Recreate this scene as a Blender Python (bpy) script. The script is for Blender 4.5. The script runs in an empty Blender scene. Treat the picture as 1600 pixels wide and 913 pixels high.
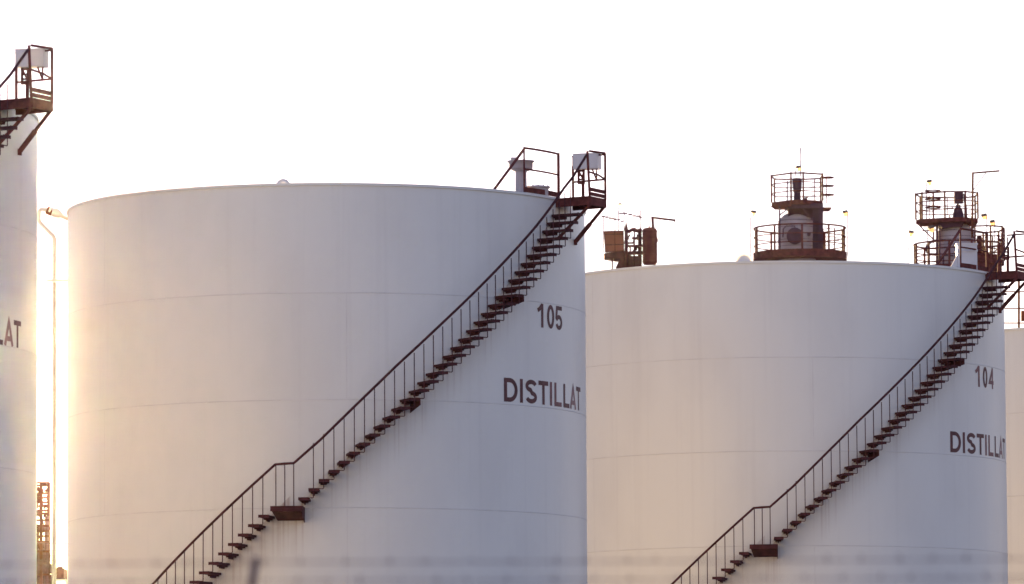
import bpy, bmesh, math, random
from mathutils import Vector, Matrix

# ------------------------------------------------------------------ scene, camera, light
S = bpy.context.scene
COL = S.collection
random.seed(7)
E = 1.75                      # eye height above the ground
F, PITCH, ROLL, IW, IH = 8987.26, 0.0949818, -0.006015, 1600.0, 913.0
cr, sr, cp, sp = math.cos(ROLL), math.sin(ROLL), math.cos(PITCH), math.sin(PITCH)

cam_d = bpy.data.cameras.new('camera')
cam = bpy.data.objects.new('camera', cam_d)
COL.objects.link(cam)
right = Vector((cr, -sp*sr, cp*sr)); up = Vector((-sr, -sp*cr, cp*cr)); fwd = Vector((0, cp, sp))
m = Matrix((right, up, -fwd)).transposed().to_4x4()
m.translation = (0, 0, E)
cam.matrix_world = m
cam_d.sensor_width = 36.0
cam_d.lens = 36.0*F/IW
cam_d.clip_start = 0.5
cam_d.clip_end = 6000.0
cam_d.dof.use_dof = True
cam_d.dof.focus_distance = 150.0
cam_d.dof.aperture_fstop = 3.3
S.camera = cam

SUN_AZ, SUN_EL = math.radians(-4.6), math.radians(4.85)     # azimuth from +Y towards +X
W = bpy.data.worlds.new('World'); S.world = W; W.use_nodes = True
nt = W.node_tree
sky = nt.nodes.new('ShaderNodeTexSky'); sky.sky_type = 'NISHITA'; sky.sun_disc = False
sky.sun_elevation = SUN_EL; sky.sun_rotation = SUN_AZ
sky.air_density = 1.0; sky.dust_density = 0.06; sky.ozone_density = 2.5; sky.altitude = 50
bg = nt.nodes['Background']; bg.inputs['Strength'].default_value = 0.15
nt.links.new(sky.outputs[0], bg.inputs['Color'])

sun_d = bpy.data.lights.new('sun', 'SUN'); sun_d.energy = 3.1; sun_d.angle = math.radians(0.53)
sun_d.color = (1.0, 0.88, 0.37)
sun = bpy.data.objects.new('sun', sun_d); COL.objects.link(sun)
sv = Vector((math.sin(SUN_AZ)*math.cos(SUN_EL), math.cos(SUN_AZ)*math.cos(SUN_EL), math.sin(SUN_EL)))
sun.rotation_euler = sv.to_track_quat('Z', 'Y').to_euler()

S.view_settings.view_transform = 'Standard'; S.view_settings.look = 'None'
S.view_settings.exposure = 1.6; S.view_settings.gamma = 1.0
S.view_settings.use_curve_mapping = False
S.view_settings.use_white_balance = True; S.view_settings.white_balance_temperature = 7150; S.view_settings.white_balance_tint = 53
S.cycles.use_denoising = True
S.cycles.max_bounces = 6; S.cycles.diffuse_bounces = 4; S.cycles.volume_bounces = 0

# ------------------------------------------------------------------ helpers
def ray(u, v):
    a, b = u-IW/2, v-IH/2
    A = (a*cr + b*sr)/F; B = (-a*sr + b*cr)/F
    return Vector((A, cp + B*sp, sp - B*cp))
def at(u, v, Y):
    d = ray(u, v)
    p = d*(Y/d.y); p.z += E
    return p

class MB:
    def __init__(s): s.bm = bmesh.new(); s.smooth = False
    def box(s, c, size, rot=None):
        mt = Matrix.Translation(c) @ (rot.to_4x4() if rot else Matrix.Identity(4)) @ Matrix.Diagonal((*size, 1))
        bmesh.ops.create_cube(s.bm, size=1.0, matrix=mt); return s
    def bar(s, p, q, w=.05, h=None):
        p, q = Vector(p), Vector(q); d = q-p; L = d.length
        if L < 1e-6: return s
        z = d/L
        side = Vector((0, 0, 1)).cross(z)
        if side.length < .05: side = Vector((1, 0, 0))
        side.normalize(); u = z.cross(side)
        r = Matrix((side, u, z)).transposed()
        return s.box((p+q)/2, (w, h or w, L), r)
    def tube(s, pts, r, n=8, closed=False):
        pts = [Vector(p) for p in pts]; N = len(pts); rings = []
        prev = None
        for i, p in enumerate(pts):
            if closed: t = pts[(i+1) % N]-pts[i-1]
            else: t = pts[min(i+1, N-1)]-pts[max(i-1, 0)]
            t.normalize()
            if prev is None:
                a = Vector((0, 0, 1)) if abs(t.z) < .9 else Vector((1, 0, 0))
                side = t.cross(a).normalized()
            else:
                side = (prev-t*prev.dot(t)).normalized()
            prev = side; u = t.cross(side)
            rr = r[i] if isinstance(r, (list, tuple)) else r
            rings.append([s.bm.verts.new(p+(side*math.cos(k*2*math.pi/n)+u*math.sin(k*2*math.pi/n))*rr) for k in range(n)])
        for i in range(N if closed else N-1):
            A, B = rings[i], rings[(i+1) % N]
            for k in range(n):
                f = s.bm.faces.new((A[k], A[(k+1) % n], B[(k+1) % n], B[k])); f.smooth = True
        if not closed:
            s.bm.faces.new(rings[0][::-1]); s.bm.faces.new(rings[-1])
        return s
    def lathe(s, c, prof, n=32, axis=None, cap=True):
        """prof: list of (r, h) along axis"""
        c = Vector(c); ax = Vector(axis or (0, 0, 1)).normalized()
        R3 = ax.to_track_quat('Z', 'Y').to_matrix()
        rings = []
        for (r, h) in prof:
            if r < 1e-5: rings.append([s.bm.verts.new(c+R3 @ Vector((0, 0, h)))])
            else: rings.append([s.bm.verts.new(c+R3 @ Vector((r*math.cos(k*2*math.pi/n), r*math.sin(k*2*math.pi/n), h))) for k in range(n)])
        for A, B in zip(rings, rings[1:]):
            for k in range(n):
                k2 = (k+1) % n
                if len(A) == 1 and len(B) == 1: continue
                if len(A) == 1: vs = (A[0], B[k2], B[k])
                elif len(B) == 1: vs = (A[k], A[k2], B[0])
                else: vs = (A[k], A[k2], B[k2], B[k])
                f = s.bm.faces.new(vs); f.smooth = s.smooth
        if cap:
            if len(rings[0]) > 1: s.bm.faces.new(rings[0][::-1])
            if len(rings[-1]) > 1: s.bm.faces.new(rings[-1])
        return s
    def prism(s, pts, d):
        """polygon (list of 3d points) extruded by vector d"""
        d = Vector(d); a = [s.bm.verts.new(p) for p in pts]; b = [s.bm.verts.new(Vector(p)+d) for p in pts]
        n = len(pts)
        s.bm.faces.new(a[::-1]); s.bm.faces.new(b)
        for i in range(n): s.bm.faces.new((a[i], a[(i+1) % n], b[(i+1) % n], b[i]))
        return s
    def quad(s, *p):
        s.bm.faces.new([s.bm.verts.new(Vector(x)) for x in p]); return s
    def mesh(s, name, mat, origin=(0, 0, 0)):
        o = Vector(origin)
        for v in s.bm.verts: v.co -= o
        bmesh.ops.recalc_face_normals(s.bm, faces=s.bm.faces[:])
        me = bpy.data.meshes.new(name); s.bm.to_mesh(me); s.bm.free()
        me.materials.append(mat); return me
    def build(s, name, mat, parent=None, origin=None):
        org = origin if origin is not None else (base_of(parent) if parent else (0, 0, 0))
        me = s.mesh(name, mat, org)
        return link(name, me, parent) if parent else link(name, me, None, org)

BASE = {}
def base_of(o): return BASE.get(o.name, Vector((0, 0, 0)))
def link(name, me, parent, loc=(0, 0, 0), rz=0.0):
    o = bpy.data.objects.new(name, me); COL.objects.link(o)
    if parent: o.parent = parent
    o.location = loc; o.rotation_euler = (0, 0, rz)
    if parent: BASE[o.name] = base_of(parent)
    return o
def thing(name, label, cat, loc=(0, 0, 0), group=None):
    o = bpy.data.objects.new(name, None); COL.objects.link(o); o.location = loc
    o.empty_display_size = .3
    BASE[o.name] = Vector(loc); o['label'] = label; o['category'] = cat
    if group: o['group'] = group
    return o

# ------------------------------------------------------------------ materials
def nodes(mat):
    mat.use_nodes = True; return mat.node_tree, mat.node_tree.nodes['Principled BSDF']
def mat_simple(name, col, rough=.6, metal=0.0, var=.25, scale=6.0, spec=.35, bump=.0):
    m = bpy.data.materials.new(name); t, p = nodes(m)
    p.inputs['Roughness'].default_value = rough; p.inputs['Metallic'].default_value = metal
    p.inputs['Specular IOR Level'].default_value = spec
    tc = t.nodes.new('ShaderNodeTexCoord'); n = t.nodes.new('ShaderNodeTexNoise')
    n.inputs['Scale'].default_value = scale; n.inputs['Detail'].default_value = 6
    t.links.new(tc.outputs['Object'], n.inputs['Vector'])
    r = t.nodes.new('ShaderNodeValToRGB'); t.links.new(n.outputs['Fac'], r.inputs['Fac'])
    r.color_ramp.elements[0].position = .3; r.color_ramp.elements[1].position = .7
    r.color_ramp.elements[0].color = [c*(1-var) for c in col]+[1]
    r.color_ramp.elements[1].color = [min(1, c*(1+var)) for c in col]+[1]
    t.links.new(r.outputs['Color'], p.inputs['Base Color'])
    if bump:
        b = t.nodes.new('ShaderNodeBump'); b.inputs['Strength'].default_value = bump; b.inputs['Distance'].default_value = .02
        t.links.new(n.outputs['Fac'], b.inputs['Height']); t.links.new(b.outputs['Normal'], p.inputs['Normal'])
    return m

STEEL = mat_simple('maroon_painted_steel', (.165, .042, .034), .8, 0, .35, 5, .12)
STAIR = mat_simple('dark_stair_steel', (.082, .026, .027), .8, 0, .35, 5, .12)
RUSTY = mat_simple('orange_brown_steel', (.20, .055, .025), .8, 0, .35, 4, .12)
PANEL = mat_simple('orange_brown_panel', (.34, .085, .055), .8, 0, .15, 1.5, .12)
TOWERP = mat_simple('red_brown_tower_paint', (.10, .020, .010), .85, 0, .35, 4, .08)
DRUM = mat_simple('dull_red_drum', (.17, .042, .034), .8, 0, .2, 2, .12)
VESSEL = mat_simple('grey_vessel_paint', (.50, .43, .43), .85, 0, .22, 1.2, .06)
VESSELD = mat_simple('mauve_cover_paint', (.115, .055, .075), .85, 0, .2, 1.5, .06)
LETTER = mat_simple('dark_letter_paint', (.12, .040, .038), .6, 0, .3, 5)
LETTERF = mat_simple('faded_letter_paint', (.21, .085, .078), .6, 0, .3, 5)
LETTERP = mat_simple('pale_letter_paint', (.30, .155, .145), .6, 0, .25, 5)
WHITEBOX = mat_simple('white_enclosure_paint', (.70, .66, .62), .45, 0, .06, 3)
VENTP = mat_simple('vent_paint', (.52, .43, .41), .5, 0, .12, 3)
PIPEP = mat_simple('pale_pipe_paint', (.78, .70, .58), .45, 0, .08, 3)
DARK = mat_simple('dark_plant_steel', (.10, .026, .027), .8, 0, .35, 2, .12)
GALV = mat_simple('galvanised_steel', (.17, .10, .11), .8, 0, .2, 8, .1)
HOOD = mat_simple('lamp_hood_paint', (.10, .075, .07), .5, 0, .2, 8)

FIBRE = bpy.data.materials.new('translucent_fibreglass'); t, p = nodes(FIBRE)
p.inputs['Base Color'].default_value = (.88, .86, .80, 1); p.inputs['Roughness'].default_value = .55; p.inputs['Transmission Weight'].default_value = .22
def tank_material():
    m = bpy.data.materials.new('white_tank_paint'); t, p = nodes(m); N = t.nodes; L = t.links
    p.inputs['Roughness'].default_value = .42; p.inputs['Specular IOR Level'].default_value = .3
    tc = N.new('ShaderNodeTexCoord'); sx = N.new('ShaderNodeSeparateXYZ'); L.new(tc.outputs['Object'], sx.inputs[0])
    def M(op, a, b=None, c=None, clamp=False):
        n = N.new('ShaderNodeMath'); n.operation = op; n.use_clamp = clamp
        for i, v in enumerate((a, b, c)):
            if v is None: continue
            if isinstance(v, (int, float)): n.inputs[i].default_value = v
            else: L.new(v, n.inputs[i])
        return n.outputs[0]
    x, y, z = sx.outputs
    th = M('MULTIPLY', M('ARCTAN2', x, M('MULTIPLY', y, -1.0)), 180/math.pi)
    # unrolled wall coordinates
    cv = N.new('ShaderNodeCombineXYZ'); L.new(th, cv.inputs[0]); L.new(z, cv.inputs[1])
    oi = N.new('ShaderNodeObjectInfo'); L.new(M('MULTIPLY', oi.outputs['Random'], 50.0), cv.inputs[2])
    def noise(sc, scale, detail=4, rough=.55):
        mp = N.new('ShaderNodeMapping'); mp.inputs['Scale'].default_value = sc; L.new(cv.outputs[0], mp.inputs[0])
        n = N.new('ShaderNodeTexNoise'); n.inputs['Scale'].default_value = scale; n.inputs['Detail'].default_value = detail
        n.inputs['Roughness'].default_value = rough
        L.new(mp.outputs[0], n.inputs['Vector']); return n.outputs['Fac']
    blotch = noise((.06, .28, 1), 1.0, 5)
    streak = noise((.45, .10, 1), 1.0, 5, .6)
    fine = noise((2.2, .25, 1), 1.0, 3)
    d1 = M('MULTIPLY', M('SUBTRACT', streak, .53, clamp=True), .36)
    d2 = M('MULTIPLY', M('SUBTRACT', blotch, .46, clamp=True), .45)
    d3 = M('MULTIPLY', M('SUBTRACT', fine, .60, clamp=True), .06)
    dirt = M('ADD', M('ADD', d1, d2), d3, clamp=True)
    mix = N.new('ShaderNodeMixRGB'); L.new(dirt, mix.inputs[0])
    mix.inputs[1].default_value = (.70, .69, .625, 1); mix.inputs[2].default_value = (.30, .26, .25, 1)
    # rust runs below the welded stair treads
    zl = M('SUBTRACT', z, E)
    up_l = M('ADD', M('MULTIPLY', M('ADD', th, 1.65), .10176), 7.355)
    lo_l = M('ADD', M('MULTIPLY', M('ADD', th, 9.28), .1001), 6.992)
    sel = M('GREATER_THAN', th, -6.0)
    line = M('ADD', M('MULTIPLY', up_l, sel), M('MULTIPLY', lo_l, M('SUBTRACT', 1.0, sel)))
    below = M('SUBTRACT', line, zl)
    fall = M('MULTIPLY', M('SUBTRACT', 1.0, M('DIVIDE', below, 1.15), clamp=True), M('GREATER_THAN', below, -.12))
    pos = M('MULTIPLY', fall, M('GREATER_THAN', M('MULTIPLY', M('SUBTRACT', 66.0, th), M('ADD', th, 70.0)), 0.0))
    runs = M('MULTIPLY', M('SUBTRACT', noise((1.5, .05, 1), 1.0, 2), .52, clamp=True), 3.2, clamp=True)
    soft = M('MULTIPLY', M('POWER', pos, 1.3), .20)
    rust = M('ADD', M('MULTIPLY', M('MULTIPLY', pos, runs), .60), soft, clamp=True)
    mix2 = N.new('ShaderNodeMixRGB'); L.new(rust, mix2.inputs[0]); L.new(mix.outputs[0], mix2.inputs[1])
    mix2.inputs[2].default_value = (.28, .11, .065, 1)
    L.new(mix2.outputs[0], p.inputs['Base Color'])
    b = N.new('ShaderNodeBump'); b.inputs['Strength'].default_value = .35; b.inputs['Distance'].default_value = .03
    L.new(noise((.10, .5, 1), 1.0, 2), b.inputs['Height']); L.new(b.outputs[0], p.inputs['Normal'])
    return m
TANK = tank_material()
SEAM = mat_simple('weld_bead_paint', (.63, .61, .56), .5, 0, .10, 2)

# ------------------------------------------------------------------ the setting
g = bpy.data.materials.new('gravel_ground'); t, p = nodes(g)
p.inputs['Roughness'].default_value = .965
tc = t.nodes.new('ShaderNodeTexCoord'); n1 = t.nodes.new('ShaderNodeTexNoise'); n1.inputs['Scale'].default_value = .8; n1.inputs['Detail'].default_value = 10
r = t.nodes.new('ShaderNodeValToRGB'); r.color_ramp.elements[0].color = (.14, .115, .11, 1); r.color_ramp.elements[1].color = (.26, .22, .21, 1)
t.links.new(tc.outputs['Object'], n1.inputs['Vector']); t.links.new(n1.outputs['Fac'], r.inputs['Fac']); t.links.new(r.outputs[0], p.inputs['Base Color'])
gm = MB(); gm.quad((-1500, -1000, 0), (1500, -1000, 0), (1500, 2000, 0), (-1500, 2000, 0))
ground = gm.build('ground', g); ground['kind'] = 'structure'

# ------------------------------------------------------------------ storage tanks
R = 5.87; RI = R+.012; RO = R+.68
RIM = 14.238+E; HT = RIM
def P(th, r, z):          # local wall point; z is height relative to the eye
    a = math.radians(th); return Vector((r*math.sin(a), -r*math.cos(a), z+E))
CACHE = {}
def shared(key, fn):
    if key not in CACHE: CACHE[key] = fn()
    return CACHE[key]

def shell_mesh():
    b = MB(); b.smooth = True
    b.lathe((0, 0, 0), [(R, 0), (R, HT*.25), (R, HT*.5), (R, HT*.75), (R, HT)], 256, cap=False)
    return b.mesh('tank_shell', TANK)
def roof_mesh():
    b = MB(); b.smooth = True
    b.lathe((0, 0, 0), [(R-.004, HT-.01), (R*.5, HT+R*.5/16), (0.0, HT+R/16)], 128, cap=False)
    return b.mesh('roof', TANK)
def rim_mesh():
    b = MB(); b.lathe((0, 0, 0), [(R+.001, HT-.055), (R+.030, HT-.055), (R+.030, HT+.002), (R-.03, HT+.002)], 256, cap=False)
    return b.mesh('rim', TANK)
def seam_mesh(zr, seed):
    b = MB(); z = zr+E
    b.lathe((0, 0, 0), [(R+.0005, z-.012), (R+.006, z-.006), (R+.006, z+.004), (R+.0005, z+.010)], 256, cap=False)
    return b.mesh('weld_seam', SEAM)
def vseam_mesh(z0, z1, ths):
    b = MB()
    for th in ths:
        p, q = P(th, R+.001, z0), P(th, R+.001, z1); t_ = Vector((math.cos(math.radians(th)), math.sin(math.radians(th)), 0))*.007
        o = Vector((math.sin(math.radians(th)), -math.cos(math.radians(th)), 0))*.003
        b.quad(p-t_, p+o, q+o, q-t_); b.quad(p+o, p+t_, q+t_, q+o)
    return b.mesh('plate_joint', SEAM)

# a glyph is a list of strokes (polyline, closed) in metres
def arc(cx, cy, rx, ry, a0, a1, n=18):
    return [(cx+rx*math.cos(math.radians(a0+(a1-a0)*i/n)), cy+ry*math.sin(math.radians(a0+(a1-a0)*i/n))) for i in range(n+1)]
def glyph(ch, w, h, s):
    s2 = s/2
    if ch == 'I': return [([(w/2, 0), (w/2, h)], False)]
    if ch == 'T': return [([(w/2, 0), (w/2, h-s)], False), ([(0, h-s2), (w, h-s2)], False)]
    if ch == 'L': return [([(s2, h), (s2, s2), (w, s2)], False)]
    if ch == 'D': return [([(s2, s2), (s2, h-s2), (w*.42, h-s2)]+arc(w*.42, h/2, .58*w-s2, h/2-s2, 90, -90, 20)[1:], True)]
    if ch == 'S':
        return [(arc(w/2, h*.735, w/2-s2, h*.265-s2, 15, 260)+arc(w/2, h*.265, w/2-s2, h*.265-s2, 80, -165), False)]
    if ch == 'A': return [([(s*.55, 0), (w/2, h-s*.4), (w-s*.55, 0)], False), ([(w*.2, h*.27), (w*.8, h*.27)], False)]
    if ch == '0': return [(arc(w/2, h/2, w/2-s2, h/2-s2, 0, 360, 36)[:-1], True)]
    if ch == '1': return [([(w-s2, 0), (w-s2, h)], False), ([(0.0, h*.70), (w*.35, h*.78), (w-s2, h*.965)], False)]
    if ch == '5': return [([(w*.96, h-s2), (w*.22, h-s2), (w*.14, h*.50)]+arc(w/2, .315*h, w/2-s2, .315*h-s2, 140, -160, 26), False)]
    if ch == '4': return [([(w*.74, 0), (w*.74, h)], False), ([(w*.74, h*.93), (s*.4, h*.30), (w, h*.30)], False)]
def letter_mesh(ch, th0, th1, z0, h, mat, s):
    w = math.radians(th1-th0)*R; b = MB()
    for si, (pl, closed) in enumerate(glyph(ch, w, h, s)):
        pts = []
        n = len(pl)
        for i in range(n if closed else n-1):     # refine so that the sheet follows the wall
            a, c = Vector(pl[i]), Vector(pl[(i+1) % n]); k = max(1, int((c-a).length/.05))
            for j in range(k): pts.append(a.lerp(c, j/k))
        if not closed: pts.append(Vector(pl[-1]))
        n = len(pts); Lp, Rp = [], []
        for i in range(n):
            a = pts[i-1] if (closed or i > 0) else None; c = pts[(i+1) % n] if (closed or i < n-1) else None
            d1 = (pts[i]-a).normalized() if a is not None else None; d2 = (c-pts[i]).normalized() if c is not None else None
            d1 = d1 or d2; d2 = d2 or d1
            nn = Vector((-(d1.y+d2.y), d1.x+d2.x)).normalized()
            cs = max(.45, nn.dot(Vector((-d1.y, d1.x))))
            Lp.append(pts[i]+nn*(s/2/cs)); Rp.append(pts[i]-nn*(s/2/cs))
        rr = R+.004+.0015*si
        V = lambda q: P(th0+math.degrees(q.x/R), rr, z0+q.y)
        lv = [b.bm.verts.new(V(q)) for q in Lp]; rv = [b.bm.verts.new(V(q)) for q in Rp]
        for i in range(n if closed else n-1):
            j = (i+1) % n; b.bm.faces.new((lv[i], lv[j], rv[j], rv[i]))
    return b.mesh('letter', mat)

# radial local frame of a tread: +x outward along the radius, +y forward (up the stair)
def radial(th): return math.radians(th-90)
def tread_mesh():
    b = MB(); w = .228
    b.box((R+.02+.33, -w/2, -.025), (.66, w, .05))
    b.box((R+.675, -w/2, -.025), (.018, w+.008, .066))
    b.box((R+.17, -w*.52, -.066), (.28, w*.62, .032)); b.box((R+.19, -w*.52, -.095), (.30, .02, .05))
    return b.mesh('tread', STAIR)
def gusset_mesh():
    b = MB(); x0, x1 = R+.012, R+.70
    b.prism([(x0, .004, .0), (x1, .004, .0), (x1, .004, -.15), (x0, .004, -.275)], (0, .012, 0))
    b.box(((x0+x1)/2, -.12, -.004), (x1-x0, .24, .012))
    return b.mesh('gusset', STAIR)
def baluster_mesh():
    b = MB(); y = .10
    b.tube([(RO+.012, -.04, -.008), (RO+.012, y-.012, -.008), (RO+.012, y, .004), (RO+.010, y, .4), (RO+.006, y, 1.175)], .0112, 6)
    return b.mesh('baluster', STAIR)
def baluster_low_mesh():
    b = MB(); y = .10
    b.tube([(RO+.012, -.04, -.008), (RO+.012, y-.012, -.008), (RO+.012, y, .004), (RO+.010, y, .4), (RO+.006, y, 1.03)], .0112, 6)
    return b.mesh('baluster', STAIR)
def landing_baluster_mesh():
    b = MB(); b.tube([(RO, 0, -.02), (RO, 0, .91)], .0112, 6); return b.mesh('baluster', STAIR)
def landing_mesh():
    b = MB(); a0, a1, z = -9.0, -2.9, 7.182
    top = [P(a, r, z) for a, r in ((a0, RI), (a0, RO), ((a0+a1)/2, RO+.005), (a1, RO), (a1, RI))]
    b.prism(top, (0, 0, -.05))
    fr = [P(a0, RO+.002, z-.052), P((a0+a1)/2, RO+.007, z-.052), P(a1, RO+.002, z-.052)]
    for a, c in zip(fr, fr[1:]): b.prism([a, c, c-Vector((0, 0, .06)), a-Vector((0, 0, .06))], (0, .02, 0))
    b.prism([P(a0+.3, RO-.02, z-.112), P(a1-.2, RO-.02, z-.112), P(a1-.2, RI, z-.27), P(a0+.3, RI, z-.27)], (0, 0, -.012))  # sloped plate added to stand for the soffit shadow and rust under the landing
    for a in (a0+.3, a1-.15):
        d = Vector((math.cos(math.radians(a)), math.sin(math.radians(a)), 0))*.014
        b.prism([P(a, RI, z-.053), P(a, RO-.02, z-.053), P(a, RO-.02, z-.235 if a > -5 else z-.12), P(a, RI, z-.33 if a > -5 else z-.28)], d)
    return b.mesh('stair_landing', STAIR)
UP = [(-1.65+1.93*k, 7.355+.1964*k) for k in range(0, 34)]
LOW = []
k = 0
while 6.992-.1987*k > -E+.1:
    LOW.append((-9.28-1.985*k, 6.992-.1987*k)); k += 1
def handrail_mesh():
    b = MB(); pl = []
    zend, thend = LOW[-1][1]+1.03, LOW[-1][0]+1
    n = 40
    for i in range(n+1):
        th = thend+(-8.02-thend)*i/n; pl.append((th, 8.076+(th+8.02)*.0989))
    pl += [(-6.3, 8.09), (-4.49, 8.10)]
    key = [(-4.49, 8.10), (.47, 8.59), (7.74, 9.40), (15.1, 10.21), (24.1, 11.14), (32, 11.945), (40, 12.76), (46.5, 13.42), (52.6, 14.07), (57, 14.60), (60.6, 15.12)]
    for (a, za), (c, zc) in zip(key, key[1:]):
        kk = max(1, int((c-a)/2))
        for j in range(1, kk+1): pl.append((a+(c-a)*j/kk, za+(zc-za)*j/kk))
    pts = [P(a, RO+(.2*max(0, (a-54)/6.6) if a > 54 else 0), zz) for a, zz in pl]
    b.tube(pts, .029, 8)
    return b.mesh('handrail', STAIR)

# access platform corners (local)
A0 = P(62.3, R+.005, 14.22); Cc = P(61.6, 6.76, 14.22); ofs = Vector((.355, .665, 0))
Dc = Cc+ofs; B0 = A0+ofs+Vector((.03, .02, 0))
def zz(v, d): return Vector((v.x, v.y, v.z+d))
def platform_mesh():
    b = MB(); b.prism([A0, Cc, Dc, B0], (0, 0, -.05))
    for a, c in ((A0, Cc), (Cc, Dc), (Dc, B0)): b.bar(zz(a, -.125), zz(c, -.125), .05, .148)
    b.bar(zz(A0.lerp(Cc, .5), -.10), zz(B0.lerp(Dc, .5), -.10), .06, .1)
    return b.mesh('access_platform', STEEL)
def toe_mesh():
    b = MB(); b.bar(zz(Cc, .05), zz(Dc, .05), .012, .085); b.bar(zz(Cc, .15), zz(Dc, .15), .012, .085)
    return b.mesh('toe_board', STEEL)
def post_mesh(v, h, w=.055, d=.03, lean=(0, 0, 0)):
    b = MB(); b.bar(zz(v, -.1), zz(v, h)+Vector(lean), w, d); return b.mesh('rail_post', STEEL)
def dpost_mesh():      # bent post that carries on as a diagonal strut to the shell
    b = MB(); end = P(73, R+.012, 13.34)
    b.bar(zz(Dc, -.02), zz(Dc, .98), .055, .05); b.bar(zz(Dc, -.10)+Vector((-.01, 0, 0)), zz(Dc, -.02), .055, .05)
    k_ = zz(Dc, -.14)
    b.bar(zz(Dc, .98), zz(Dc, 1.03)+Vector((-.03, -.02, 0)), .05, .05)
    b.bar(k_, k_.lerp(end, .55), .055, .05); b.bar(k_.lerp(end, .5), end, .085, .06)
    b.box(end, (.10, .10, .12))
    return b.mesh('corner_post', STEEL)
def brace_mesh():
    b = MB(); b.bar(zz(Cc, -.2), P(63, R+.012, 13.33), .06, .05); return b.mesh('strut', STEEL)
def rails_mesh(i):
    b = MB()
    mid = Cc.lerp(Dc, .5)+Vector((.02, -.012, 0))
    if i == 0: b.tube([zz(Cc, 1.0), zz(Cc.lerp(Dc, .5), 1.015), zz(Dc, 1.03)], .025, 8)
    if i == 1: b.tube([zz(Cc, .53), zz(mid, .50), zz(Dc, .44)], .022, 8)
    if i == 2: b.tube([zz(B0, .44), zz(Dc, .44)], .022, 8)
    if i == 3: b.tube([zz(B0.lerp(Dc, .3), 1.0), zz(Dc, 1.0)], .02, 8)
    return b.mesh('guard_rail', STEEL)
def backpost_mesh():
    b = MB(); b.bar(zz(B0, -.1), zz(B0, .80), .055, .04); b.bar(zz(B0, .80), zz(B0, 1.02), .03, .03); b.box(zz(B0, 1.02), (.06, .05, .025))
    return b.mesh('rail_post', STEEL)
def midpost_mesh():
    b = MB(); q = B0.lerp(Dc, .31); b.bar(zz(q, -.1), zz(q, .42), .07, .04); b.bar(zz(q, .42), zz(q, .95), .03, .03)
    for dx in (-.10, .02): b.bar(zz(q, .38)+Vector((dx, -.03, 0)), zz(q, .70)+Vector((dx, -.03, 0)), .05, .012)
    for h in (.39, .48, .57, .67): b.bar(zz(q, h)+Vector((-.12, -.03, 0)), zz(q, h)+Vector((.04, -.03, 0)), .012, .04)
    return b.mesh('rail_post', STEEL)
BOXC = zz(B0.lerp(Dc, .40), .86)+Vector((.03, -.08, 0))
def gbox_mesh():
    b = MB(); r3 = Matrix.Rotation(math.radians(-17), 3, 'Z')
    b.box(BOXC, (.575, .30, .335), r3); b.box(BOXC+Vector((0, 0, .175)), (.60, .33, .014), r3)
    b.box(BOXC+r3 @ Vector((0, -.152, 0)), (.52, .006, .29), r3)
    for dx in (-.25, .0, .25):
        for dz in (-.12, .12): b.box(BOXC+r3 @ Vector((dx, -.158, dz)), (.02, .01, .02), r3)
    return b.mesh('gauge_box', WHITEBOX)
def gleg_mesh(i):
    b = MB(); r3 = Matrix.Rotation(math.radians(-17), 3, 'Z')
    a = BOXC+r3 @ Vector((.12, 0, -.17)); c = BOXC+r3 @ Vector((.22, 0, -.17)); e = BOXC+r3 @ Vector((.22, 0, -.42))
    if i == 0: b.bar(a, e, .035, .03); b.bar(c, e, .035, .03)
    a = BOXC+r3 @ Vector((-.20, 0, -.17)); c = BOXC+r3 @ Vector((-.08, 0, -.17)); e = BOXC+r3 @ Vector((-.09, 0, -.42))
    if i == 1: b.bar(a, e, .03, .03); b.bar(c, e, .03, .03)
    return b.mesh('box_bracket', STEEL)
def roofrail_post(th, h, w):
    b = MB(); b.bar(P(th, R-.03, 14.20), P(th, R-.03, 14.238+h), w, w*.7); return b.mesh('rail_post', STEEL)
def roofrail_mesh():
    b = MB(); top = [P(50.25+(64.2-50.25)*i/8, R-.03, 14.238+1.0) for i in range(9)]
    b.tube(top, .025, 8)
    return b.mesh('roof_guardrail', STEEL)
def roofmid_mesh():
    b = MB(); b.tube([P(50.25+(64.2-50.25)*i/8, R-.03, 14.238+.53) for i in range(9)], .021, 8)
    return b.mesh('mid_rail', STEEL)
def rooftoe_mesh():
    b = MB(); q = [P(50.25+(64.2-50.25)*i/8, R-.02, 14.238+.075) for i in range(9)]
    for a, c in zip(q, q[1:]): b.bar(a, c, .012, .115)
    return b.mesh('toe_board', STEEL)
def roofbrace_mesh():
    b = MB(); b.bar(P(50.25, R-.03, 14.238+.97), P(41.0, R-.03, 14.245), .07, .03); return b.mesh('strut', STEEL)
def vent_mesh():
    b = MB(); c = Vector((4.42, -3.25, RIM)); b.smooth = True
    b.lathe(c, [(.20, 0), (.20, .045), (.145, .046), (.13, .09), (.125, .50), (.135, .54), (.19, .545), (.19, .58)], 24)
    return b.mesh('roof_vent', VENTP)
def ventcap_mesh():
    b = MB(); c = Vector((4.42, -3.25, RIM)); b.smooth = True
    b.lathe(c, [(.15, .55), (.255, .585), (.262, .60), (.268, .735), (.305, .74), (.305, .765), (.05, .79), (0, .79)], 28)
    b.box(c+Vector((-.15, -.02, .815)), (.15, .12, .05))
    return b.mesh('vent_cap', VENTP)
def hatch_mesh():
    b = MB(); c = Vector((4.80, -2.95, RIM+.085)); b.smooth = False
    b.lathe(c, [(.23, -.09), (.235, .10), (.27, .105), (.27, .13), (.10, .165), (0, .17)], 28)
    for i in range(12):
        a = i*math.pi/6; b.box(c+Vector((.24*math.cos(a), .24*math.sin(a), .14)), (.035, .035, .03))
    return b.mesh('roof_hatch', VENTP)
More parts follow.
